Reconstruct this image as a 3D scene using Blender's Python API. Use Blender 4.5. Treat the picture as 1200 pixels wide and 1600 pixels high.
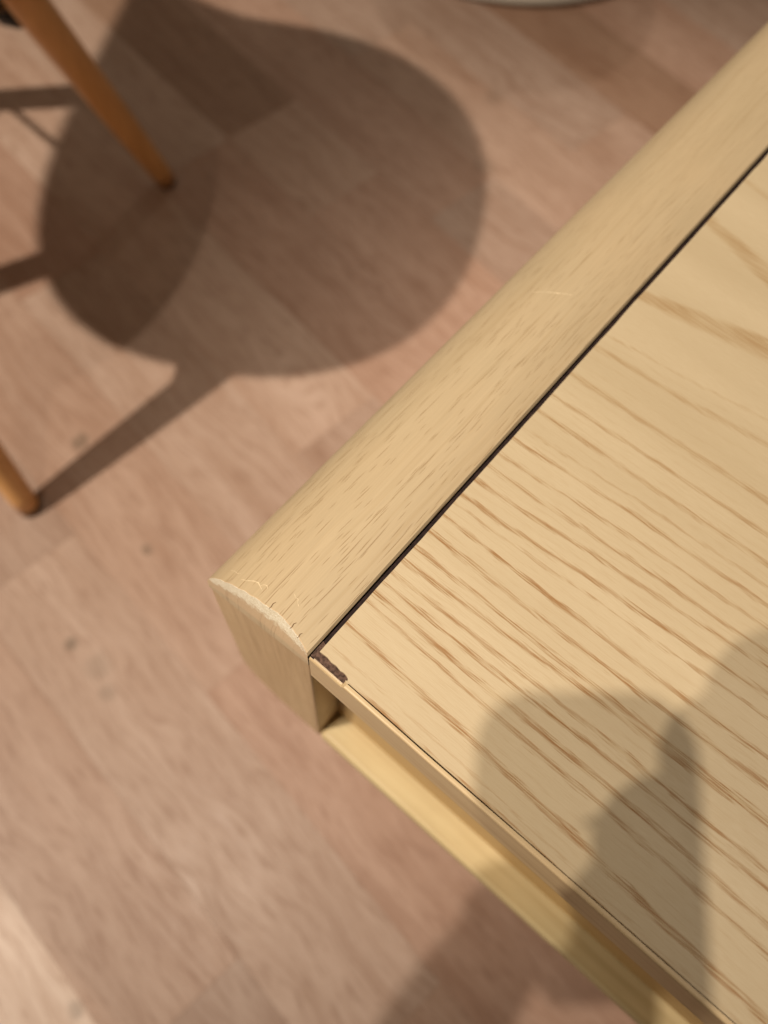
import bpy, bmesh, math, random
from mathutils import Vector, Matrix, noise as mnoise

for o in list(bpy.data.objects):
    bpy.data.objects.remove(o)
scene = bpy.context.scene
COL = scene.collection
random.seed(7)
FLOOR = -0.45                      # floor level; the table top is at z = 0

# ------------------------------------------------------------------ camera
CAM = Vector((0.03404, -0.02786, 0.19793))
yaw, pitch, roll = 2.13676, 1.168415, 0.149553
fwd = Vector((math.cos(yaw) * math.cos(pitch), math.sin(yaw) * math.cos(pitch), -math.sin(pitch)))
right0 = Vector((math.sin(yaw), -math.cos(yaw), 0))
up0 = right0.cross(fwd)
RGT = right0 * math.cos(roll) + up0 * math.sin(roll)
UPV = up0 * math.cos(roll) - right0 * math.sin(roll)
cd = bpy.data.cameras.new('camera')
cam = bpy.data.objects.new('camera', cd)
COL.objects.link(cam)
m = Matrix((RGT, UPV, -fwd)).transposed().to_4x4()
m.translation = CAM
cam.matrix_world = m
cd.sensor_fit = 'HORIZONTAL'
cd.sensor_width = 36.0
cd.lens = 36.0 * 1221.6 / 1200.0
cd.clip_start = 0.01
cd.clip_end = 60
cd.dof.use_dof = True
cd.dof.focus_distance = 0.203
cd.dof.aperture_fstop = 10.5
scene.camera = cam

# ------------------------------------------------------------------ ambient room light
world = bpy.data.worlds.new('World')
scene.world = world
world.use_nodes = True
bg = world.node_tree.nodes['Background']
bg.inputs['Color'].default_value = (1.0, 0.78, 0.56, 1)
bg.inputs['Strength'].default_value = 0.205

# ------------------------------------------------------------------ ceiling spots
def spot(name, loc, target, watts, cone=110, blend=0.6, radius=0.02, col=(1.0, 0.875, 0.725)):
    ld = bpy.data.lights.new(name, 'SPOT')
    ld.energy = watts
    ld.color = col
    ld.spot_size = math.radians(cone)
    ld.spot_blend = blend
    ld.shadow_soft_size = radius
    o = bpy.data.objects.new(name, ld)
    o.location = loc
    o.rotation_euler = (Vector(target) - Vector(loc)).to_track_quat('-Z', 'Y').to_euler()
    COL.objects.link(o)
    return o

spot('ceiling_spot', (-1.51, -2.05, 2.60), (-0.55, 0.05, -0.45), 800, cone=27.5, blend=1.0, radius=0.032)
spot('ceiling_spot', (-0.28, -0.46, 1.95), (0.13, 0.21, 0.0), 134, cone=37, blend=1.0)
spot('ceiling_spot', (-0.50, -1.50, 1.95), (0.12, 0.27, 0.0), 208, cone=23, blend=1.0)
spot('ceiling_spot', (1.10, 0.92, 1.95), (-0.24, -0.45, -0.45), 100, cone=15, blend=1.0)
spot('ceiling_spot', (-1.15, 1.70, 1.95), (-0.52, 0.98, -0.45), 36, cone=34, blend=1.0)

vs = scene.view_settings
vs.view_transform = 'Standard'
vs.look = 'None'
vs.exposure = -0.52
vs.gamma = 1.0
vs.use_curve_mapping = False
scene.render.resolution_x = 768
scene.render.resolution_y = 1024
scene.render.engine = 'CYCLES'

# ------------------------------------------------------------------ node helpers
class NT:
    def __init__(self, name):
        self.mat = bpy.data.materials.new(name)
        self.mat.use_nodes = True
        self.t = self.mat.node_tree
        self.bsdf = self.t.nodes['Principled BSDF']

    def node(self, kind, **props):
        n = self.t.nodes.new(kind)
        for k, v in props.items():
            setattr(n, k, v)
        return n

    def put(self, sock, v):
        if isinstance(v, bpy.types.NodeSocket):
            self.t.links.new(v, sock)
        elif v is not None:
            if hasattr(sock, 'default_value'):
                dv = sock.default_value
                try:
                    n = len(dv)
                    v = tuple(v) if not isinstance(v, (int, float)) else (v,) * n
                    if len(v) == 3 and n == 4:
                        v = v + (1.0,)
                except TypeError:
                    pass
                sock.default_value = v

    def math(self, op, a, b=None, c=None, clamp=False):
        n = self.node('ShaderNodeMath', operation=op, use_clamp=clamp)
        self.put(n.inputs[0], a)
        self.put(n.inputs[1], b)
        if c is not None:
            self.put(n.inputs[2], c)
        return n.outputs[0]

    def vmath(self, op, a, b=None):
        n = self.node('ShaderNodeVectorMath', operation=op)
        self.put(n.inputs[0], a)
        if b is not None:
            self.put(n.inputs[1], b)
        return n.outputs['Value'] if op in ('DOT_PRODUCT', 'LENGTH', 'DISTANCE') else n.outputs[0]

    def mr(self, v, a, b, c, d, smooth=False):
        n = self.node('ShaderNodeMapRange', clamp=True)
        if smooth:
            n.interpolation_type = 'SMOOTHSTEP'
        for i, x in enumerate((v, a, b, c, d)):
            self.put(n.inputs[i], x)
        return n.outputs[0]

    def mix(self, f, a, b, mode='MIX'):
        n = self.node('ShaderNodeMix', data_type='RGBA', blend_type=mode, clamp_factor=True)
        self.put(n.inputs[0], f)
        self.put(n.inputs[6], a)
        self.put(n.inputs[7], b)
        return n.outputs[2]

    def coord(self, kind='Object'):
        return self.node('ShaderNodeTexCoord').outputs[kind]

    def scale(self, vec, s):
        return self.vmath('MULTIPLY', vec, s)

    def noise(self, vec, scale=1.0, detail=3.0, rough=0.5, dist=0.0, out='Fac'):
        n = self.node('ShaderNodeTexNoise')
        self.put(n.inputs['Vector'], vec)
        n.inputs['Scale'].default_value = scale
        n.inputs['Detail'].default_value = detail
        n.inputs['Roughness'].default_value = rough
        n.inputs['Distortion'].default_value = dist
        return n.outputs[out]

    def xyz(self, vec):
        n = self.node('ShaderNodeSeparateXYZ')
        self.put(n.inputs[0], vec)
        return n.outputs

    def vec(self, x, y, z):
        n = self.node('ShaderNodeCombineXYZ')
        for i, v in enumerate((x, y, z)):
            self.put(n.inputs[i], v)
        return n.outputs[0]

    def bump(self, h, strength, dist):
        n = self.node('ShaderNodeBump')
        n.inputs['Strength'].default_value = strength
        n.inputs['Distance'].default_value = dist
        self.put(n.inputs['Height'], h)
        self.t.links.new(n.outputs[0], self.bsdf.inputs['Normal'])

    def out(self, color, rough, spec=0.5, coat=0.0):
        self.put(self.bsdf.inputs['Base Color'], color)
        self.put(self.bsdf.inputs['Roughness'], rough)
        self.bsdf.inputs['Specular IOR Level'].default_value = spec
        if coat:
            self.bsdf.inputs['Coat Weight'].default_value = coat
            self.bsdf.inputs['Coat Roughness'].default_value = 0.25
        return self.mat

# ------------------------------------------------------------------ materials
def mat_ash():
    """pale ash veneer; the grain runs along X, every annual ring measured across Y"""
    k = NT('ash_veneer')
    co = k.coord()
    x, y, z = k.xyz(co)
    # slow wander of the grain and a fine ragged edge made of long fibres
    wob = k.math('MULTIPLY', k.math('SUBTRACT', k.noise(k.scale(co, (9, 22, 1)), 1, 2), 0.5), 0.0055)
    fib = k.math('MULTIPLY', k.math('SUBTRACT', k.noise(k.scale(co, (110, 1500, 1)), 1, 2, 0.6), 0.5), 0.0034)
    y1 = k.math('ADD', y, wob)
    y2 = k.math('ADD', y1, fib)
    p = k.vec(x, y2, 0)
    rings = [(.0012, -.005, .0013, 1.0), (.0058, -.03, .0006, .3), (.0128, -.05, .0017, 1.0), (.0206, -.02, .0013, .75),
             (.0238, .0, .0015, 1.0), (.0276, .025, .0013, .9), (.0318, .02, .0012, .8), (.0362, .06, .0014, .95),
             (.0412, .02, .0013, .95), (.0470, .03, .0014, .9), (.0535, .02, .0013, .95), (.0585, .06, .0008, .6),
             (.0620, .08, .0014, .9), (.0685, .08, .0012, .85), (.0742, .06, .0012, .7), (.0795, .07, .0010, .7),
             (.0862, .06, .0012, .75), (.0905, .07, .0008, .5), (.0978, .05, .0014, .75), (.1056, .05, .0013, .7),
             (.1156, .045, .0018, .75), (.1285, .11, .0017, .75), (.1345, .14, .0008, .4), (.2226, -.11, .0024, .6), (.235, -.06, .001, .4), (.252, -.03, .002, .8),
             (.2702, -.02, .0012, .8), (.281, .0, .0015, .8), (.295, .0, .0012, .8), (.31, 0, .0015, .8), (.334, 0, .0012, .8),
             (.352, 0, .0015, .8), (.381, 0, .002, .8), (.412, 0, .0015, .8), (.435, 0, .002, .8), (.47, 0, .0015, .8)]
    extra = []
    for (r0, r1) in zip(rings, rings[1:]):
        gap = r1[0] - r0[0]
        if r1[0] < 0.14 and gap > 0.0042:
            for q in ((0.36, 0.68) if gap > 0.0075 else (0.52,)):
                extra.append((r0[0] + gap * q, r0[1] + (r1[1] - r0[1]) * q, 0.0006, 0.10))
    rings = rings + extra
    tot = None
    for (yk, mk, w, a) in rings:
        d = k.vmath('DOT_PRODUCT', p, (-mk, 1, 0))
        d = k.math('ABSOLUTE', k.math('SUBTRACT', d, yk))
        b = k.mr(d, w * 0.12, w * 0.76, a, 0)
        tot = b if tot is None else k.math('MAXIMUM', tot, b)
    # the cathedral arch at the far end: two wide bands that close up
    for (yk, mk, grow) in ((.155, .235, .055), (.1976, -.24, .05)):
        d = k.math('ABSOLUTE', k.math('SUBTRACT', k.vmath('DOT_PRODUCT', p, (-mk, 1, 0)), yk))
        w = k.math('ADD', k.math('MULTIPLY', x, grow), 0.0026)
        b = k.mr(k.math('DIVIDE', d, w), 0.6, 1.1, 0.85, 0)
        tot = k.math('MAXIMUM', tot, b)
    # pores: short dashes, dense inside the rings
    dash = k.mr(k.noise(k.scale(k.vec(x, y1, z), (62, 2700, 1)), 1, 2, 0.6), 0.42, 0.53, 0.0, 1)
    patch = k.mr(k.noise(k.scale(co, (55, 160, 1)), 1, 2), 0.35, 0.65, 0.55, 1.0)
    far = k.mr(y, 0.08, 0.15, 1.0, 0.5)
    ring = k.math('MULTIPLY', tot, patch)
    halo = k.math('MULTIPLY', ring, 0.42)
    core = k.math('MULTIPLY', k.math('MULTIPLY', ring, dash), far)
    strayn = k.mr(k.noise(k.scale(co, (75, 2600, 1)), 1, 1), 0.62, 0.76, 0, 0.20)
    tone = k.noise(k.scale(co, (5, 45, 1)), 1, 3)
    fine = k.noise(k.scale(co, (220, 5200, 1)), 1, 2)
    base = k.mix(k.mr(tone, 0.3, 0.7, 0, 1), (0.515, 0.412, 0.262), (0.60, 0.490, 0.325))
    base = k.mix(k.mr(fine, 0.3, 0.7, 0, 0.35), base, (0.46, 0.345, 0.20))
    c = k.mix(k.math('MULTIPLY', strayn, far), base, (0.36, 0.215, 0.085))
    c = k.mix(halo, c, (0.43, 0.295, 0.132))
    c = k.mix(k.math('MULTIPLY', core, 1.15, clamp=True), c, (0.315, 0.165, 0.060))
    h = k.math('SUBTRACT', k.math('MULTIPLY', fine, 0.35), k.math('MULTIPLY', core, 0.9))
    k.bump(h, 0.35, 0.0002)
    return k.out(c, k.mr(fine, 0.3, 0.7, 0.40, 0.52), 0.4)

def mat_beech(name, base_a, base_b, axis, dashes=True, wear=False):
    """steamed beech; grain runs along 'axis' (0 x, 1 y, 2 z) with short dark flecks"""
    k = NT(name)
    co = k.coord()
    def st(a, b):
        s = [b, b, b]
        s[axis] = a
        return tuple(s)
    tone = k.noise(k.scale(co, st(6, 70)), 1, 3)
    fine = k.noise(k.scale(co, st(60, 2200)), 1, 3, 0.6)
    blotch = k.noise(co, 22, 2)
    c = k.mix(k.mr(tone, 0.3, 0.7, 0, 1), base_a, base_b)
    c = k.mix(k.mr(blotch, 0.35, 0.7, 0, 0.30), c, tuple(v * f for v, f in zip(base_b, (1.06, 0.98, 0.92))))
    c = k.mix(k.mr(fine, 0.35, 0.75, 0, 0.28), c, tuple(v * 0.70 for v in base_a))
    if not dashes:
        mid = k.noise(k.scale(co, st(9, 300)), 1, 3, 0.55, 0.4)
        c = k.mix(k.mr(mid, 0.45, 0.72, 0, 0.60), c, tuple(v * f for v, f in zip(base_a, (0.72, 0.64, 0.54))))
        c = k.mix(k.mr(k.noise(co, 45, 3), 0.5, 0.75, 0, 0.35), c, tuple(v * f for v, f in zip(base_a, (0.85, 0.80, 0.74))))
    h = k.math('MULTIPLY', fine, 0.4)
    if dashes:
        x, y, z = k.xyz(co)
        wx = k.math('ADD', x, k.math('MULTIPLY', k.math('SUBTRACT', k.noise(k.scale(co, st(14, 30)), 1, 2), 0.5), 0.006))
        d = None
        for (sx, sy, thr, keep, off) in ((1500, 27, 0.24, 0.17, 0.0), (1900, 60, 0.26, 0.12, 7.3), (2600, 120, 0.28, 0.14, 3.9)):
            vo = k.node('ShaderNodeTexVoronoi', voronoi_dimensions='2D', feature='F1')
            k.put(vo.inputs['Vector'], k.vec(k.math('MULTIPLY', k.math('ADD', wx, off), sx), k.math('MULTIPLY', y, sy), 0))
            vo.inputs['Scale'].default_value = 1.0
            on = k.math('LESS_THAN', k.xyz(vo.outputs['Color'])[0], keep)
            e = k.math('MULTIPLY', k.mr(vo.outputs['Distance'], thr * 0.45, thr, 1, 0), on)
            d = e if d is None else k.math('MAXIMUM', d, e)
        fade = k.mr(y, 0.05, 0.24, 1.0, 0.35)
        long = k.mr(k.noise(k.vec(k.math('MULTIPLY', wx, 520), k.math('MULTIPLY', y, 5), 0), 1, 2, 0.5), 0.54, 0.66, 0, 0.20)
        c = k.mix(long, c, (0.36, 0.245, 0.118))
        d = k.math('MULTIPLY', d, fade)
        c = k.mix(k.math('MULTIPLY', d, 0.62), c, (0.24, 0.137, 0.055))
        h = k.math('SUBTRACT', h, k.math('MULTIPLY', d, 0.8))
    if wear:
        # the varnish is knocked off along the end arris: raw pale wood, with a rubbed pinkish zone below it
        at = k.node('ShaderNodeAttribute', attribute_name='rub').outputs['Fac']
        jit = k.math('ADD', at, k.math('MULTIPLY', k.math('SUBTRACT', k.noise(co, 620, 4, 0.75), 0.5), 1.05))
        raw = k.mr(jit, 0.50, 0.66, 0, 1)
        zone = k.mr(at, 0.02, 0.10, 0, 0.45)
        c = k.mix(zone, c, (0.66, 0.46, 0.28))
        spk = k.noise(co, 2400, 3, 0.6)
        c = k.mix(raw, c, k.mix(k.mr(spk, 0.35, 0.65, 0, 1), (0.66, 0.56, 0.38), (0.93, 0.87, 0.72)))
        h = k.math('ADD', h, k.math('MULTIPLY', k.math('MULTIPLY', raw, spk), 1.2))
    k.bump(h, 0.30, 0.00022)
    return k.out(c, k.mr(fine, 0.3, 0.7, 0.36, 0.48), 0.45)

def mat_floor():
    k = NT('laminate_floor')
    co = k.coord()                                  # local to each board: x runs along the board
    info = k.node('ShaderNodeObjectInfo')
    rnd = info.outputs['Random']
    off = k.vec(k.math('MULTIPLY', rnd, 37.0), k.math('MULTIPLY', rnd, 91.0), 0)
    p = k.vmath('ADD', co, off)
    warp = k.scale(k.vmath('SUBTRACT', k.noise(k.scale(p, (7, 18, 1)), 1, 2, out='Color'), (0.5, 0.5, 0.5)), (0.0, 0.05, 0))
    pw = k.vmath('ADD', p, warp)
    band = k.noise(k.scale(pw, (5, 75, 1)), 1, 3, 0.6)
    fleck = k.noise(k.scale(pw, (38, 330, 1)), 1, 3, 0.6)
    fine = k.noise(k.scale(pw, (130, 1500, 1)), 1, 2)
    blot = k.noise(k.scale(p, (9, 16, 1)), 1, 2)
    base = info.outputs['Color']
    c = k.mix(k.mr(band, 0.34, 0.66, 0, 0.75), base, k.mix(1.0, base, (0.70, 0.60, 0.53), 'MULTIPLY'))
    c = k.mix(k.mr(blot, 0.40, 0.72, 0, 0.45), c, k.mix(1.0, base, (1.18, 1.22, 1.25), 'MULTIPLY'))
    c = k.mix(k.mr(fleck, 0.50, 0.68, 0, 0.65), c, k.mix(1.0, base, (0.58, 0.47, 0.40), 'MULTIPLY'))
    c = k.mix(k.mr(fine, 0.40, 0.75, 0, 0.22), c, k.mix(1.0, base, (0.60, 0.50, 0.42), 'MULTIPLY'))
    # pin knots of the printed pattern
    geo = k.node('ShaderNodeNewGeometry').outputs['Position']
    for (kx, ky, r, ring, s) in ((-.366, .073, .0105, 1, .75), (-.245, .041, .0070, 0, .55), (-.231, -.056, .0075, 0, .6), (-.200, -.055, .016, 0, .25),
                                 (-.178, -.064, .010, 0, .28), (-.360, .694, .018, 0, .30), (-.300, .60, .020, 0, .25), (-.03, -.225, .008, 0, .4)):
        d = k.vmath('DISTANCE', k.vmath('ADD', geo, k.scale(k.vmath('SUBTRACT', k.noise(geo, 70, 2, out='Color'), (.5, .5, .5)), (.012, .006, 0))), (kx, ky, FLOOR))
        f = k.mr(d, r * 0.25, r, s, 0, True)
        if ring:
            f = k.math('SUBTRACT', f, k.mr(d, 0, r * 0.45, s * 0.7, 0, True), clamp=True)
        c = k.mix(f, c, (0.13, 0.095, 0.06))
    k.bump(k.math('ADD', k.math('MULTIPLY', fleck, 0.7), fine), 0.25, 0.0004)
    return k.out(c, k.mr(fleck, 0.3, 0.7, 0.33, 0.50), 0.45)

def plain(name, col, rough=0.5, metal=0.0, var=0.12, scale=60, spec=0.5):
    k = NT(name)
    co = k.coord()
    n = k.noise(co, scale, 3)
    c = k.mix(k.mr(n, 0.3, 0.7, 0, 1), tuple(v * (1 - var) for v in col), tuple(min(1, v * (1 + var)) for v in col))
    k.bsdf.inputs['Metallic'].default_value = metal
    k.bump(n, 0.12, 0.0005)
    return k.out(c, rough, spec)

def mat_leg():
    k = NT('varnished_chair_leg')
    co = k.coord()
    t = k.noise(k.scale(co, (220, 220, 9)), 1, 3)
    f = k.noise(k.scale(co, (900, 900, 30)), 1, 2)
    c = k.mix(k.mr(t, 0.3, 0.7, 0, 1), (0.66, 0.345, 0.125), (0.80, 0.45, 0.18))
    c = k.mix(k.mr(f, 0.5, 0.75, 0, 0.35), c, (0.40, 0.165, 0.04))
    k.bump(f, 0.15, 0.0003)
    return k.out(c, 0.34, 0.5)

ASH = mat_ash()
BEECH = mat_beech('beech_edge', (0.480, 0.372, 0.228), (0.545, 0.430, 0.272), 1, True, True)
PANEL = mat_beech('beech_side_end', (0.49, 0.345, 0.185), (0.55, 0.395, 0.22), 2, False)
RAIL = mat_beech('pine_rail', (0.57, 0.455, 0.245), (0.65, 0.53, 0.30), 0, False)
APRON = mat_beech('apron_wood', (0.55, 0.350, 0.13), (0.62, 0.405, 0.16), 0, False)
LIP = mat_beech('edge_lipping', (0.56, 0.42, 0.24), (0.64, 0.49, 0.29), 0, False)
INLAY = plain('dark_inlay', (0.022, 0.012, 0.011), 0.75, 0, 0.5, 700, 0.2)
CHIP = plain('bare_core', (0.10, 0.060, 0.045), 0.85, 0, 0.6, 1100, 0.2)
SCRATCH = plain('raw_scratch', (0.66, 0.53, 0.34), 0.7, 0, 0.2, 900)
CRACK = plain('crack_dark', (0.16, 0.085, 0.035), 0.8, 0, 0.3, 900)
FLOORM = mat_floor()
LEGM = mat_leg()
GLIDE = plain('dark_glide', (0.13, 0.07, 0.035), 0.6)
BLACK = plain('black_rubber', (0.006, 0.006, 0.006), 0.45)
STEEL = plain('brace_steel', (0.30, 0.29, 0.27), 0.35, 0.9, 0.05)
SHELL = plain('white_shell', (0.72, 0.71, 0.68), 0.45, 0, 0.02)
CREAM = plain('cream_enamel', (0.56, 0.49, 0.41), 0.40, 0, 0.05, 14)
RIMM = plain('dark_rim', (0.06, 0.05, 0.04), 0.5)
SEATM = plain('grey_seat', (0.12, 0.11, 0.10), 0.7)
SKIN = plain('skin', (0.55, 0.33, 0.24), 0.5)
WOOL = plain('dark_wool', (0.05, 0.055, 0.07), 0.9)
DENIM = plain('denim', (0.05, 0.07, 0.12), 0.9)
HAIR = plain('hair', (0.04, 0.025, 0.015), 0.6)
GLASS = plain('phone_black', (0.01, 0.01, 0.012), 0.2)

# ------------------------------------------------------------------ mesh helpers
def link(name, me, mat, parent=None):
    o = bpy.data.objects.new(name, me)
    COL.objects.link(o)
    if mat is not None and not me.materials:
        me.materials.append(mat)
    if parent is not None:
        o.parent = parent
        bpy.context.view_layer.update()
        o.matrix_parent_inverse = parent.matrix_world.inverted()
    return o

def mesh(name, verts, faces, mat, parent=None, smooth=False):
    me = bpy.data.meshes.new(name)
    me.from_pydata([tuple(v) for v in verts], [], faces)
    bm = bmesh.new()
    bm.from_mesh(me)
    bmesh.ops.recalc_face_normals(bm, faces=bm.faces)
    bm.to_mesh(me)
    bm.free()
    if smooth:
        me.polygons.foreach_set('use_smooth', [True] * len(me.polygons))
    return link(name, me, mat, parent)

def bevel(o, w, seg=3):
    b = o.modifiers.new('bevel', 'BEVEL')
    b.width = w
    b.segments = seg
    b.limit_method = 'ANGLE'
    b.angle_limit = math.radians(40)
    return o

def empty(name, loc, label, cat, group=None):
    o = bpy.data.objects.new(name, None)
    o.location = loc
    o.empty_display_size = 0.05
    COL.objects.link(o)
    o['label'] = label
    o['category'] = cat
    if group:
        o['group'] = group
    bpy.context.view_layer.update()
    return o

def box(name, a, b, mat, parent=None, bev=0.0, seg=3):
    x0, y0, z0 = a
    x1, y1, z1 = b
    v = [(x, y, z) for z in (z0, z1) for y in (y0, y1) for x in (x0, x1)]
    f = [(0, 2, 3, 1), (4, 5, 7, 6), (0, 1, 5, 4), (2, 6, 7, 3), (0, 4, 6, 2), (1, 3, 7, 5)]
    o = mesh(name, v, f, mat, parent)
    if bev:
        bevel(o, bev, seg)
    return o

def prism_y(name, prof, y0, y1, mat, parent, bev=0.0, smooth=False):
    n = len(prof)
    v = [(x, y0, z) for x, z in prof] + [(x, y1, z) for x, z in prof]
    f = [tuple(range(n)), tuple(range(n, 2 * n))] + [(i, (i + 1) % n, n + (i + 1) % n, n + i) for i in range(n)]
    o = mesh(name, v, f, mat, parent)
    if bev:
        bevel(o, bev)
    return o

def tube(name, pts, radii, mat, parent=None, seg=20, cap=True):
    pts = [Vector(p) for p in pts]
    V, F = [], []
    ref = Vector((0.31, 0.77, 0.12))
    for i, p in enumerate(pts):
        t = (pts[min(i + 1, len(pts) - 1)] - pts[max(i - 1, 0)]).normalized()
        a = t.cross(ref).normalized()
        b = t.cross(a).normalized()
        r = radii[i] if hasattr(radii, '__len__') else radii
        for j in range(seg):
            an = 2 * math.pi * j / seg
            V.append(p + a * (r * math.cos(an)) + b * (r * math.sin(an)))
    for i in range(len(pts) - 1):
        for j in range(seg):
            F.append((i * seg + j, i * seg + (j + 1) % seg, (i + 1) * seg + (j + 1) % seg, (i + 1) * seg + j))
    if cap:
        F.append(tuple(range(seg)))
        F.append(tuple(range((len(pts) - 1) * seg, len(pts) * seg)))
    return mesh(name, V, F, mat, parent, smooth=True)

def lathe(name, prof, centre, mat, parent=None, seg=96):
    V, F = [], []
    n = len(prof)
    for j in range(seg):
        an = 2 * math.pi * j / seg
        for r, z in prof:
            V.append((centre[0] + r * math.cos(an), centre[1] + r * math.sin(an), centre[2] + z))
    for j in range(seg):
        for i in range(n - 1):
            F.append((j * n + i, ((j + 1) % seg) * n + i, ((j + 1) % seg) * n + i + 1, j * n + i + 1))
    o = mesh(name, V, F, mat, parent, smooth=True)
    return o

# ------------------------------------------------------------------ the floor
ANG = math.radians(-7.5)
EU = Vector((math.cos(ANG), math.sin(ANG), 0))
EV = Vector((-math.sin(ANG), math.cos(ANG), 0))
STRIP = 0.0967
V0 = 0.3587
sub = mesh('floor', [(-6, -6, FLOOR - 0.009), (6, -6, FLOOR - 0.009), (6, 6, FLOOR - 0.009), (-6, 6, FLOOR - 0.009)], [(0, 1, 2, 3)], None)
sub.data.materials.append(plain('floor_beyond', (0.36, 0.235, 0.160), 0.5, 0, 0.2, 6))
sub['kind'] = 'structure'

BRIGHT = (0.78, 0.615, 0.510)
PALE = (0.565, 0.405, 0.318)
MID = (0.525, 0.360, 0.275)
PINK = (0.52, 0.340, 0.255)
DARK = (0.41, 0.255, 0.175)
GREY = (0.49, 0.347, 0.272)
TINTS = [PALE, MID, PINK, MID, GREY, PINK]
# cuts (u) and tints known from the photograph, per strip row; row 0 lies just above the seam V0
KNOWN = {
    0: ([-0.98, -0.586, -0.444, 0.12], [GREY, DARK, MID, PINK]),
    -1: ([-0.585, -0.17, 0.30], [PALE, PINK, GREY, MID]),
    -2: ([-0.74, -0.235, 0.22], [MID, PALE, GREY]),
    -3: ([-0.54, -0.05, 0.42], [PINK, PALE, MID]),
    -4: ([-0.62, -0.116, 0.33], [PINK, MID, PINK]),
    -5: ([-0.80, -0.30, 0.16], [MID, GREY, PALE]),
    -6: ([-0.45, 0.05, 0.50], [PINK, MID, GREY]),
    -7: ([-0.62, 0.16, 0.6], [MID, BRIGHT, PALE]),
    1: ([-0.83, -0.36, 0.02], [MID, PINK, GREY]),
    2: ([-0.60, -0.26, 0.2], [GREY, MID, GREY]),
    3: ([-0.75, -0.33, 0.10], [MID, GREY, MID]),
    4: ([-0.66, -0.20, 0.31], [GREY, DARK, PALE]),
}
SHARED = {}
def floor_board(u0, u1, v0, v1, tint):
    key = (round(u1 - u0, 3),)
    L, W = u1 - u0 - 0.0001, v1 - v0 - 0.0001
    if key not in SHARED:
        h, c = 0.008, 0.00015
        V = []
        for (dz, ins) in ((-h, 0), (-c, 0), (0, c)):
            V += [(-L / 2 + ins, -W / 2 + ins, dz), (L / 2 - ins, -W / 2 + ins, dz), (L / 2 - ins, W / 2 - ins, dz), (-L / 2 + ins, W / 2 - ins, dz)]
        F = [(8, 9, 10, 11)]
        for r in (0, 4):
            F += [(r + i, r + (i + 1) % 4, r + 4 + (i + 1) % 4, r + 4 + i) for i in range(4)]
        me = bpy.data.meshes.new('floor_board')
        me.from_pydata(V, [], F)
        me.materials.append(FLOORM)
        SHARED[key] = me
    o = bpy.data.objects.new('floor_board', SHARED[key])
    c = EU * ((u0 + u1) / 2) + EV * ((v0 + v1) / 2)
    o.location = (c.x, c.y, FLOOR)
    o.rotation_euler = (0, 0, ANG)
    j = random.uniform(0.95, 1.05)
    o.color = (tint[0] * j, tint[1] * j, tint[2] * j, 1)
    COL.objects.link(o)
    o.parent = sub
    return o

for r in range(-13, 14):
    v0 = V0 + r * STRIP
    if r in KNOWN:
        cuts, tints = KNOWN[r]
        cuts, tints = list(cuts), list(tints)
    else:
        cuts, tints = [random.uniform(-0.75, -0.45)], [random.choice(TINTS)]
    while cuts[0] > -1.6:
        cuts.insert(0, cuts[0] - random.choice((0.36, 0.42, 0.48)))
        tints.insert(0, random.choice(TINTS))
    while cuts[-1] < 1.2:
        cuts.append(cuts[-1] + random.choice((0.36, 0.42, 0.48)))
        tints.append(random.choice(TINTS))
    while len(tints) < len(cuts):
        tints.append(random.choice(TINTS))
    # tints[i] is the board that ends at cut i
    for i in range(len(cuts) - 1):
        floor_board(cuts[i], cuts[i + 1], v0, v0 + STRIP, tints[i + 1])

# ------------------------------------------------------------------ the table
LEN, WID = 1.10, 0.55
table = empty('low_table', (WID / 2, LEN / 2, FLOOR), 'light wooden low table with worn rounded edge and dark inlay line', 'table')
DX = 0.0405
def top_profile(n=22):
    """from the inlay groove (x=0) over the round to the outer tip"""
    pts = [(0.0, -0.0008), (-0.0006, 0.0001), (-0.005, 0.0006)]
    cx, cz, ax, az = -0.008, -0.0262, DX - 0.008, 0.0270
    for i in range(n + 1):
        t = (math.pi / 2) * (1 - i / n)
        pts.append((cx - ax * math.cos(t) ** 0.92, cz + az * math.sin(t) ** 0.92))
    return pts

def bottom_z(x):
    return -0.0112 - 0.0155 * min(1, -x / DX)

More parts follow.
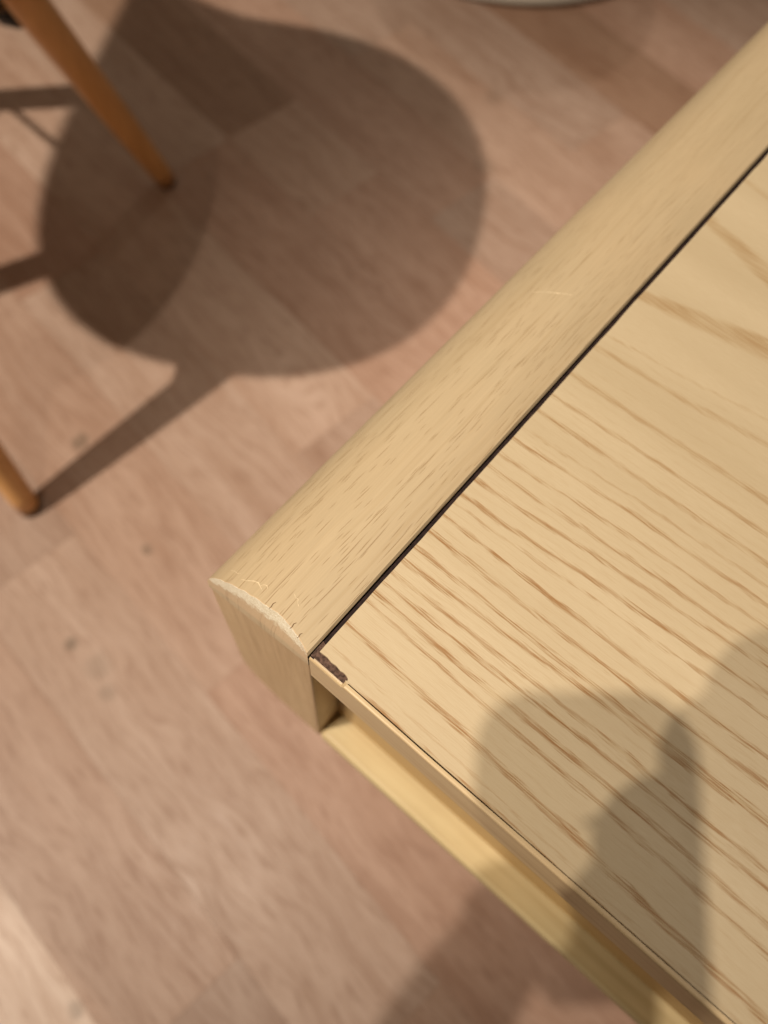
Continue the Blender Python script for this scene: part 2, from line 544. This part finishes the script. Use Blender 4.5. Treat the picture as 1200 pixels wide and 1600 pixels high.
def edge_strip(flip):
    prof = top_profile()
    n = len(prof)
    rows = []                                      # each: list of (x,y,z,rub)
    def yc(x):
        tab = [(0, 0.0), (0.0024, 0.0019), (0.0074, 0.0026), (0.0126, 0.0030), (0.0206, 0.0026), (0.030, 0.0015), (0.036, 0.0006), (0.0405, 0.0001), (0.06, 0.0)]
        v = 0.0
        for (xa, ya), (xb, yb) in zip(tab, tab[1:]):
            if xa <= -x <= xb:
                v = ya + (yb - ya) * (-x - xa) / (xb - xa)
        jag = 0.22 * (mnoise.noise(Vector((x * 900, 3.1, 0))) + 0.7 * mnoise.noise(Vector((x * 2600, 8.1, 0))))
        return v * (1 + jag)
    ys = [LEN, 0.6, 0.35, 0.2, 0.1, 0.05, 0.02, 0.008]
    for y in ys:
        rows.append([(x, y, z, 0.0) for x, z in prof])
    rows.append([(x, min(0.006, yc(x) + 0.00035), z, 0.0) for x, z in prof])
    NS = 14
    for s in range(NS + 1):
        f = s / NS
        row = []
        for x, z in prof:
            zz = z + (bottom_z(x) - z) * f if z > bottom_z(x) else z
            yy = yc(x) * (1 - f) ** 1.7
            rub = 1.0 - f * 1.35 if f > 0 else 0.75
            edge = min(1.0, -x / 0.0012) * min(1.0, (DX + x) / 0.004 + 0.1)
            row.append((x, yy, zz, max(0.0, rub) * max(0, edge)))
        rows.append(row)
    V, R = [], []
    for row in rows:
        for (x, y, z, r) in row:
            V.append((x, y, z))
            R.append(r)
    F = []
    for a in range(len(rows) - 1):
        for i in range(n - 1):
            F.append((a * n + i, a * n + i + 1, (a + 1) * n + i + 1, (a + 1) * n + i))
    # underside and groove side
    b0 = len(V)
    V += [(0.0, 0.0, bottom_z(0)), (0.0, LEN, bottom_z(0)), (-DX, LEN, bottom_z(-DX)), (-DX, 0.0, bottom_z(-DX))]
    R += [0, 0, 0, 0]
    F.append((b0, b0 + 1, b0 + 2, b0 + 3))
    last = (len(rows) - 1) * n
    F.append((last, b0, b0 + 1, 0) + tuple())
    if flip:
        V = [(WID - x, y, z) for x, y, z in V]
    o = mesh('edge_strip', V, F, BEECH, table)
    me = o.data
    a = me.attributes.new('rub', 'FLOAT', 'POINT')
    a.data.foreach_set('value', R)
    me.polygons.foreach_set('use_smooth', [True] * len(me.polygons))
    me.set_sharp_from_angle(angle=math.radians(38))
    return o

strip = edge_strip(False)
strip['label'] = 'rounded beech edge strip with worn whitish end'
edge_strip(True)

def side_panel(flip):
    # the upright board under the edge strip; the lower outer corner is rounded
    prof = [(0.0, bottom_z(0) - 0.00025), (-DX + 0.0004, bottom_z(-DX) - 0.00025), (-DX - 0.0006, -0.045), (-DX - 0.0018, -0.095), (-DX - 0.0028, -0.128)]
    r = 0.026
    for i in range(9):
        t = math.pi / 2 * i / 8
        prof.append((-DX - 0.0030 + r * (1 - math.cos(t)), -0.137 - r * math.sin(t)))
    prof += [(0.0, -0.163)]
    if flip:
        prof = [(WID - x, z) for x, z in prof]
    return prism_y('side_panel', prof, 0.0002, LEN, PANEL, table, 0.0006)
side_panel(False)
side_panel(True)

# dark inlay lines beside the strips
for xa, xb in ((0.0004, 0.0015), (WID - 0.0015, WID - 0.0004)):
    box('inlay', (xa, 0.0006, -0.006), (xb, LEN, -0.0013), INLAY, table)

# the board under the veneer; its end wears a pale lipping
box('core_board', (0.0020, 0.0022, -0.0236), (WID - 0.0020, LEN, -0.00125), CHIP, table)

def veneer():
    # outline with a ragged notch at the corner where a chip broke off
    notch = [(0.0016, 0.0029), (0.0040, 0.0031), (0.0056, 0.0028), (0.0072, 0.0030), (0.0088, 0.0027), (0.0098, 0.0029), (0.0107, 0.0028), (0.0115, 0.0025),
             (0.0118, 0.0020), (0.0113, 0.0017), (0.0121, 0.0012), (0.0126, 0.00165)]
    out = notch + [(WID - 0.0016, 0.00165), (WID - 0.0016, LEN), (0.0016, LEN)]
    out += [(0.0016 + 0.00013 * mnoise.noise(Vector((y * 90, 1.7, 0))) + 0.00008 * mnoise.noise(Vector((y * 420, 4.7, 0))), y) for y in [0.40 - 0.004 * i for i in range(99)]]
    n = len(out)
    V = [(x, y, 0.0) for x, y in out] + [(x, y, -0.0012) for x, y in out]
    F = [tuple(range(n)), tuple(range(n, 2 * n))] + [(i, (i + 1) % n, n + (i + 1) % n, n + i) for i in range(n)]
    return mesh('veneer', V, F, ASH, table)
veneer()

def lipping():
    """pale solid-wood lipping on the end of the board, upper arris rounded, hairline gap to the veneer"""
    V, F = [], []
    xs = [0.0004, 0.003, 0.006, 0.009, 0.0105, 0.0111, 0.0122, 0.0135, 0.0165] + [0.02 + 0.0053 * i for i in range(100)]
    xs = [x for x in xs if x < WID - 0.001] + [WID - 0.0004]
    n = 8
    for x in xs:
        chip = x < 0.0112
        gap = 0.00018 + 0.00022 * max(0, 1 - abs(x - 0.04) / 0.035) + 0.00007 * mnoise.noise(Vector((x * 160, 0, 0)))
        back = 0.0016 - gap
        top = -0.0012 if chip else -0.00012
        r = 0.0007
        wob = 0.00008 * mnoise.noise(Vector((x * 300, 5, 0)))
        if chip:
            back = 0.0022
        prof = [(back, -0.0236), (0.0002, -0.0236), (0.0, -0.0231), (0.0, top - r), (0.0001 + wob, top - 0.45 * r), (0.00028 + wob, top - 0.15 * r), (0.0006 + wob, top), (back, top)]
        if chip:
            prof[3] = (0.0, top - 0.0010)
            prof[4] = (0.0002, top - 0.0006)
            prof[5] = (0.0005, top - 0.0003)
            prof[6] = (0.0011, top - 0.0002)
        for y, z in prof:
            V.append((x, y, z))
    for a in range(len(xs) - 1):
        for i in range(n):
            F.append((a * n + i, a * n + (i + 1) % n, (a + 1) * n + (i + 1) % n, (a + 1) * n + i))
    F.append(tuple(range(n)))
    F.append(tuple(range((len(xs) - 1) * n, len(xs) * n)))
    return mesh('edge_lipping', V, F, LIP, table)
lipping()

# the bare patch left by the chip: rough dark core
def bare():
    V, F = [], []
    nx, ny = 26, 6
    for i in range(nx + 1):
        for j in range(ny + 1):
            x = 0.0003 + 0.0119 * i / nx
            y = 0.0009 + (0.0048 - 0.0026 * min(1, i / nx * 1.2)) * j / ny
            V.append((x, y, -0.00105 + 0.00022 * mnoise.noise(Vector((x * 800, y * 800, 2)))))
    for i in range(nx):
        for j in range(ny):
            a = i * (ny + 1) + j
            F.append((a, a + 1, a + ny + 2, a + ny + 1))
    return mesh('chipped_patch', V, F, CHIP, table)
bare()['label'] = 'dark brown patch where the corner veneer broke off'

# recessed apron and the rail that closes the end below
box('apron', (0.0004, 0.0125, -0.1528), (WID - 0.0004, 0.030, -0.0240), APRON, table, 0.0004)
box('end_rail', (0.0004, 0.0, -0.1660), (WID - 0.0004, 0.060, -0.1532), RAIL, table, 0.0022, 4)
box('apron', (0.0004, LEN - 0.030, -0.1528), (WID - 0.0004, LEN - 0.0125, -0.0240), APRON, table, 0.0004)
box('end_rail', (0.0004, LEN - 0.060, -0.1660), (WID - 0.0004, LEN - 0.0002, -0.1532), RAIL, table, 0.0022, 4)
for lx in (0.012, WID - 0.062):
    for ly in (0.075, LEN - 0.125):
        box('leg', (lx, ly, FLOOR), (lx + 0.05, ly + 0.05, -0.0242), PANEL, table, 0.003)

# small scratches and splits on the edge strip
def strip_z(x):
    pr = top_profile()
    for (xa, za), (xb, zb) in zip(pr[1:], pr[2:]):
        if xb <= x <= xa:
            return za + (zb - za) * (x - xa) / (xb - xa)
    return 0.0
def mark(name, pts, w, mat, lift=0.00006):
    V, F = [], []
    for i, (x, y) in enumerate(pts):
        x2, y2 = pts[min(i + 1, len(pts) - 1)]
        x1, y1 = pts[max(i - 1, 0)]
        t = Vector((x2 - x1, y2 - y1)).normalized()
        nn = Vector((-t.y, t.x)) * w * (0.35 + 0.65 * math.sin(math.pi * (i + 0.5) / len(pts)))
        for s in (-1, 1):
            xx, yy = x + nn.x * s, y + nn.y * s
            V.append((xx, yy, strip_z(xx) + lift))
    for i in range(len(pts) - 1):
        F.append((2 * i, 2 * i + 1, 2 * i + 3, 2 * i + 2))
    return mesh(name, V, F, mat, strip)
mark('scratch', [(-.0255, .1344), (-.0232, .1356), (-.0210, .1366), (-.0190, .1374), (-.0168, .1386), (-.0147, .1395)], 0.00022, SCRATCH)
mark('scratch', [(-.0280, .0042), (-.0262, .0049), (-.0247, .0058), (-.0232, .0062), (-.0219, .0056), (-.0206, .0052)], 0.00014, SCRATCH)
mark('scratch', [(-.0222, .0058), (-.0217, .0066), (-.0208, .0070), (-.0199, .0064)], 0.00010, SCRATCH)
mark('scratch', [(-.0134, .0098), (-.0126, .0092), (-.0118, .0094), (-.0110, .0084), (-.0102, .0080)], 0.00010, SCRATCH)
mark('scratch', [(-.0330, .0048), (-.0318, .0052), (-.0305, .0050), (-.0295, .0056)], 0.00010, SCRATCH)
for (x, y0, y1) in ((-.0158, .0026, .0050), (-.0080, .0022, .0044), (-.0050, .0016, .0034)):
    mark('crack', [(x, y0), (x + 0.0001, y0 + (y1 - y0) * .3), (x - 0.0001, y0 + (y1 - y0) * .7), (x + 0.0002, y1)], 0.00011, CRACK, 0.00009)

# ------------------------------------------------------------------ the chair (only two legs reach into the picture)
CC = Vector((-0.612, 0.078, FLOOR))
feet = [Vector((-0.535, 0.343, FLOOR)), Vector((-0.347, 0.0, FLOOR)), Vector((-0.689, -0.188, FLOOR)), Vector((-0.877, 0.155, FLOOR))]
chair = empty('shell_chair', CC, 'chair with splayed round wooden legs and a black brace knob, beside the table', 'chair')
TAN = 0.34
def leg_pt(f, h):
    d = (CC - f)
    d.z = 0
    d.normalize()
    return f + d * (TAN * h) + Vector((0, 0, h))
for f in feet:
    hs = [0.006, 0.02, 0.06, 0.12, 0.20, 0.28, 0.35]
    lg = tube('leg', [leg_pt(f, h) for h in hs], [0.0100, 0.0108, 0.0122, 0.0138, 0.0155, 0.0160, 0.0155], LEGM, chair, 28)
    tube('glide', [leg_pt(f, h) for h in (0.0, 0.0058)], [0.0088, 0.0095], GLIDE, lg, 24)
for i, f in enumerate(feet):
    g = feet[(i + 2) % 4]
    a, b = leg_pt(f, 0.215), leg_pt(g, 0.33)
    side = (b - a).normalized()
    tube('brace', [a + side * 0.010, b], 0.003, STEEL, chair, 10)
    n = feet[(i + 1) % 4]
    p = feet[(i + 3) % 4]
    kb = leg_pt(f, 0.205)
    d1 = (leg_pt(p, 0.205) - kb).normalized()
    tube('brace_knob', [kb + d1 * 0.013, kb + d1 * 0.018, kb + d1 * 0.032, kb + d1 * 0.036], [0.007, 0.0105, 0.0105, 0.007], BLACK, chair, 20)
    tube('washer', [kb + d1 * 0.034, kb + d1 * 0.038], [0.0075, 0.0075], STEEL, chair, 20)

def seat_shell():
    e1 = (feet[0] - feet[1])
    e1.normalize()                                  # along the visible side
    e2 = Vector((-0.877, -0.481, 0))                # towards the back of the chair
    V, F = [], []
    nr, na = 14, 64
    def rim(a):
        c, s = math.cos(a), math.sin(a)
        k = (abs(c) ** 2.3 + abs(s) ** 2.3) ** (-1 / 2.3)
        return 0.214 * k * c, 0.214 * k * s
    for layer in (0, 1):
        for i in range(nr + 1):
            f = i / nr
            for j in range(na):
                u, v = rim(2 * math.pi * j / na)
                u, v = u * f, v * f
                z = 0.360 + 0.05 * f ** 3.2
                back = max(0.0, (v - 0.05) / 0.18)
                z += 0.33 * back ** 1.5 * (1 - 0.25 * (abs(u) / 0.24) ** 2)
                vv = v + 0.17 * back
                P = CC + e1 * u + e2 * vv + Vector((0, 0, z + layer * 0.006))
                V.append(P)
    n1 = (nr + 1) * na
    for L in (0, n1):
        for i in range(nr):
            for j in range(na):
                F.append((L + i * na + j, L + i * na + (j + 1) % na, L + (i + 1) * na + (j + 1) % na, L + (i + 1) * na + j))
    for j in range(na):
        F.append((nr * na + j, nr * na + (j + 1) % na, n1 + nr * na + (j + 1) % na, n1 + nr * na + j))
    return mesh('seat_shell', V, F, SHELL, chair, smooth=True)
seat_shell()

# ------------------------------------------------------------------ the round pedestal base at the top edge
SC = Vector((-0.603, 1.040, FLOOR))
stool = empty('pedestal_stool', SC, 'pale round pedestal base with dark rim at the top edge', 'stool')
lathe('base_rim', [(0.0, 0.0), (0.258, 0.0), (0.261, 0.001), (0.261, 0.003), (0.258, 0.0042)], SC, RIMM, stool, 128)
lathe('base_disc', [(0.256, 0.0043), (0.264, 0.0052), (0.266, 0.008), (0.262, 0.0105), (0.22, 0.015), (0.15, 0.026), (0.07, 0.036), (0.032, 0.055), (0.030, 0.09)], SC, CREAM, stool, 128)
lathe('column', [(0.030, 0.0895), (0.028, 0.30), (0.028, 0.46)], SC, STEEL, stool, 40)
lathe('seat', [(0.0, 0.455), (0.133, 0.46), (0.143, 0.475), (0.145, 0.50), (0.138, 0.52), (0.09, 0.53), (0.0, 0.532)], SC, SEATM, stool, 72)

# ------------------------------------------------------------------ the photographer's phone, hand and body (out of the picture, they shade the table)
PW0, PW1, PT, PB = -0.024, 0.024, 0.022, -0.118       # phone outline about the lens: left, right, top, bottom
PHC = CAM - fwd * 0.006
def pp(a, b, c=0.0):
    return PHC + RGT * a + UPV * b - fwd * c
phone = empty('smartphone', pp((PW0 + PW1) / 2, PB), 'black smartphone held above the table corner, taking the picture', 'phone')
def rounded(x0, x1, y0, y1, r, n=7):
    out = []
    for (cx, cy, a0) in ((x1 - r, y1 - r, 0), (x0 + r, y1 - r, 90), (x0 + r, y0 + r, 180), (x1 - r, y0 + r, 270)):
        for i in range(n + 1):
            a = math.radians(a0 + 90 * i / n)
            out.append((cx + r * math.cos(a), cy + r * math.sin(a)))
    return out
def slab(name, outline, c0, c1, mat, parent):
    n = len(outline)
    V = [pp(a, b, c0) for a, b in outline] + [pp(a, b, c1) for a, b in outline]
    F = [tuple(range(n)), tuple(range(n, 2 * n))] + [(i, (i + 1) % n, n + (i + 1) % n, n + i) for i in range(n)]
    return mesh(name, V, F, mat, parent)
bevel(slab('phone_body', rounded(PW0, PW1, PB, PT, 0.013), 0.0, 0.0085, GLASS, phone), 0.0015)
slab('phone_screen', rounded(PW0 + 0.003, PW1 - 0.003, PB + 0.003, PT - 0.003, 0.009), 0.00851, 0.0088, GLASS, phone)

def skin(name, chains, mat, parent):
    """chains: list of lists of (point, radius); a chain starting with an int joins that vertex"""
    V, E, R = [], [], []
    for ch in chains:
        prev = None
        for it in ch:
            if isinstance(it, int):
                prev = it
                continue
            V.append(tuple(it[0]))
            R.append(it[1])
            if prev is not None:
                E.append((prev, len(V) - 1))
            prev = len(V) - 1
    me = bpy.data.meshes.new(name)
    me.from_pydata(V, E, [])
    o = link(name, me, mat, parent)
    o.modifiers.new('skin', 'SKIN').use_smooth_shade = True
    for i, r in enumerate(R):
        rr = r if hasattr(r, '__len__') else (r, r)
        me.skin_vertices[0].data[i].radius = rr
        me.skin_vertices[0].data[i].use_root = (i == 0)
    sd = o.modifiers.new('sub', 'SUBSURF')
    sd.levels = 2
    sd.render_levels = 2
    return o

person = empty('person', (0.50, -0.46, FLOOR), 'person in a dark jumper leaning over the table end with a phone', 'person')
W_ = pp(-0.118, -0.165, 0.040)                       # wrist of the hand on the phone's left edge
def P3(x, y, z):
    return Vector((x, y, z))
palm = pp(-0.062, -0.104, 0.024)
elb = P3(0.020, -0.420, 0.340)
fing = []
for i in range(4):
    b = -0.040 - 0.017 * i + (0.005 if i in (1, 2) else 0.0)
    a = -0.030 - 0.0125 * i
    g = 1.25 if i == 0 else 1.0
    fing.append([1, (pp(a - 0.003, b - 0.006, 0.014), 0.0115 * g), (pp(a, b, -0.006), 0.011 * g), (pp(a + 0.018, b + 0.002, -0.0105), 0.009), (pp(a + 0.032, b + 0.004, -0.0095), 0.0075)])
thumb = [[1, (pp(PW0 - 0.016, -0.092, 0.026), 0.014), (pp(PW0 + 0.004, -0.078, 0.021), 0.010), (pp(PW0 + 0.012, -0.060, 0.0175), 0.0085)]]
skin('left_hand', [[(W_, 0.028), (palm, 0.033)]] + fing + thumb, SKIN, person)
sh_l, sh_r, chest, pelv = P3(0.230, -0.330, 0.640), P3(0.500, -0.120, 0.680), P3(0.400, -0.250, 0.690), P3(0.560, -0.560, 0.440)
skin('jumper', [[(pelv, (0.16, 0.12)), (P3(0.50, -0.42, 0.58), (0.155, 0.12)), (chest, (0.15, 0.12)), (P3(0.35, -0.20, 0.735), 0.062)],
                [2, (sh_l, 0.072), (elb, 0.047), (W_ + (elb - W_).normalized() * 0.02, 0.034)],
                [2, (sh_r, 0.072), (P3(0.64, -0.12, 0.43), 0.05), (P3(0.68, -0.32, 0.30), 0.035)]], WOOL, person)
hd = P3(0.300, -0.150, 0.810)
look = (CAM - hd).normalized()
skin('head', [[(P3(0.35, -0.20, 0.735), 0.055), (hd - look * 0.03, (0.085, 0.09)), (hd + look * 0.05, (0.07, 0.08)), (hd + look * 0.085, 0.05)],
              [2, (hd + look * 0.105 + P3(0.02, 0.02, -0.02), 0.016)]], SKIN, person)
skin('hair', [[(hd - look * 0.075, 0.085), (hd - look * 0.02 + P3(-0.02, 0.03, 0.02), 0.098), (hd + look * 0.03 + P3(-0.04, 0.05, 0.02), 0.07)]], HAIR, person)
skin('right_hand', [[(P3(0.68, -0.32, 0.30), 0.028), (P3(0.675, -0.38, 0.27), 0.036)]] +
     [[1, (P3(0.650 + 0.0195 * i, -0.43 + 0.004 * i, 0.24), 0.010), (P3(0.644 + 0.023 * i, -0.462 + 0.005 * i, 0.205), 0.008)] for i in range(4)] +
     [[1, (P3(0.640, -0.385, 0.255), 0.012), (P3(0.620, -0.405, 0.23), 0.009)]], SKIN, person)
skin('trousers', [[(pelv, (0.165, 0.13)), (P3(0.50, -0.47, 0.34), 0.11), (P3(0.44, -0.46, 0.02), 0.078), (P3(0.46, -0.55, -0.37), 0.058)],
                  [0, (P3(0.66, -0.40, 0.34), 0.11), (P3(0.66, -0.36, 0.02), 0.078), (P3(0.68, -0.46, -0.37), 0.058)]], DENIM, person)
for fx, fy in ((0.46, -0.55), (0.68, -0.46)):
    skin('shoe', [[(P3(fx, fy, -0.405), 0.042), (P3(fx - 0.03, fy + 0.07, -0.412), 0.04), (P3(fx - 0.07, fy + 0.15, -0.422), 0.033), (P3(fx - 0.085, fy + 0.185, -0.426), 0.024)]], BLACK, person)
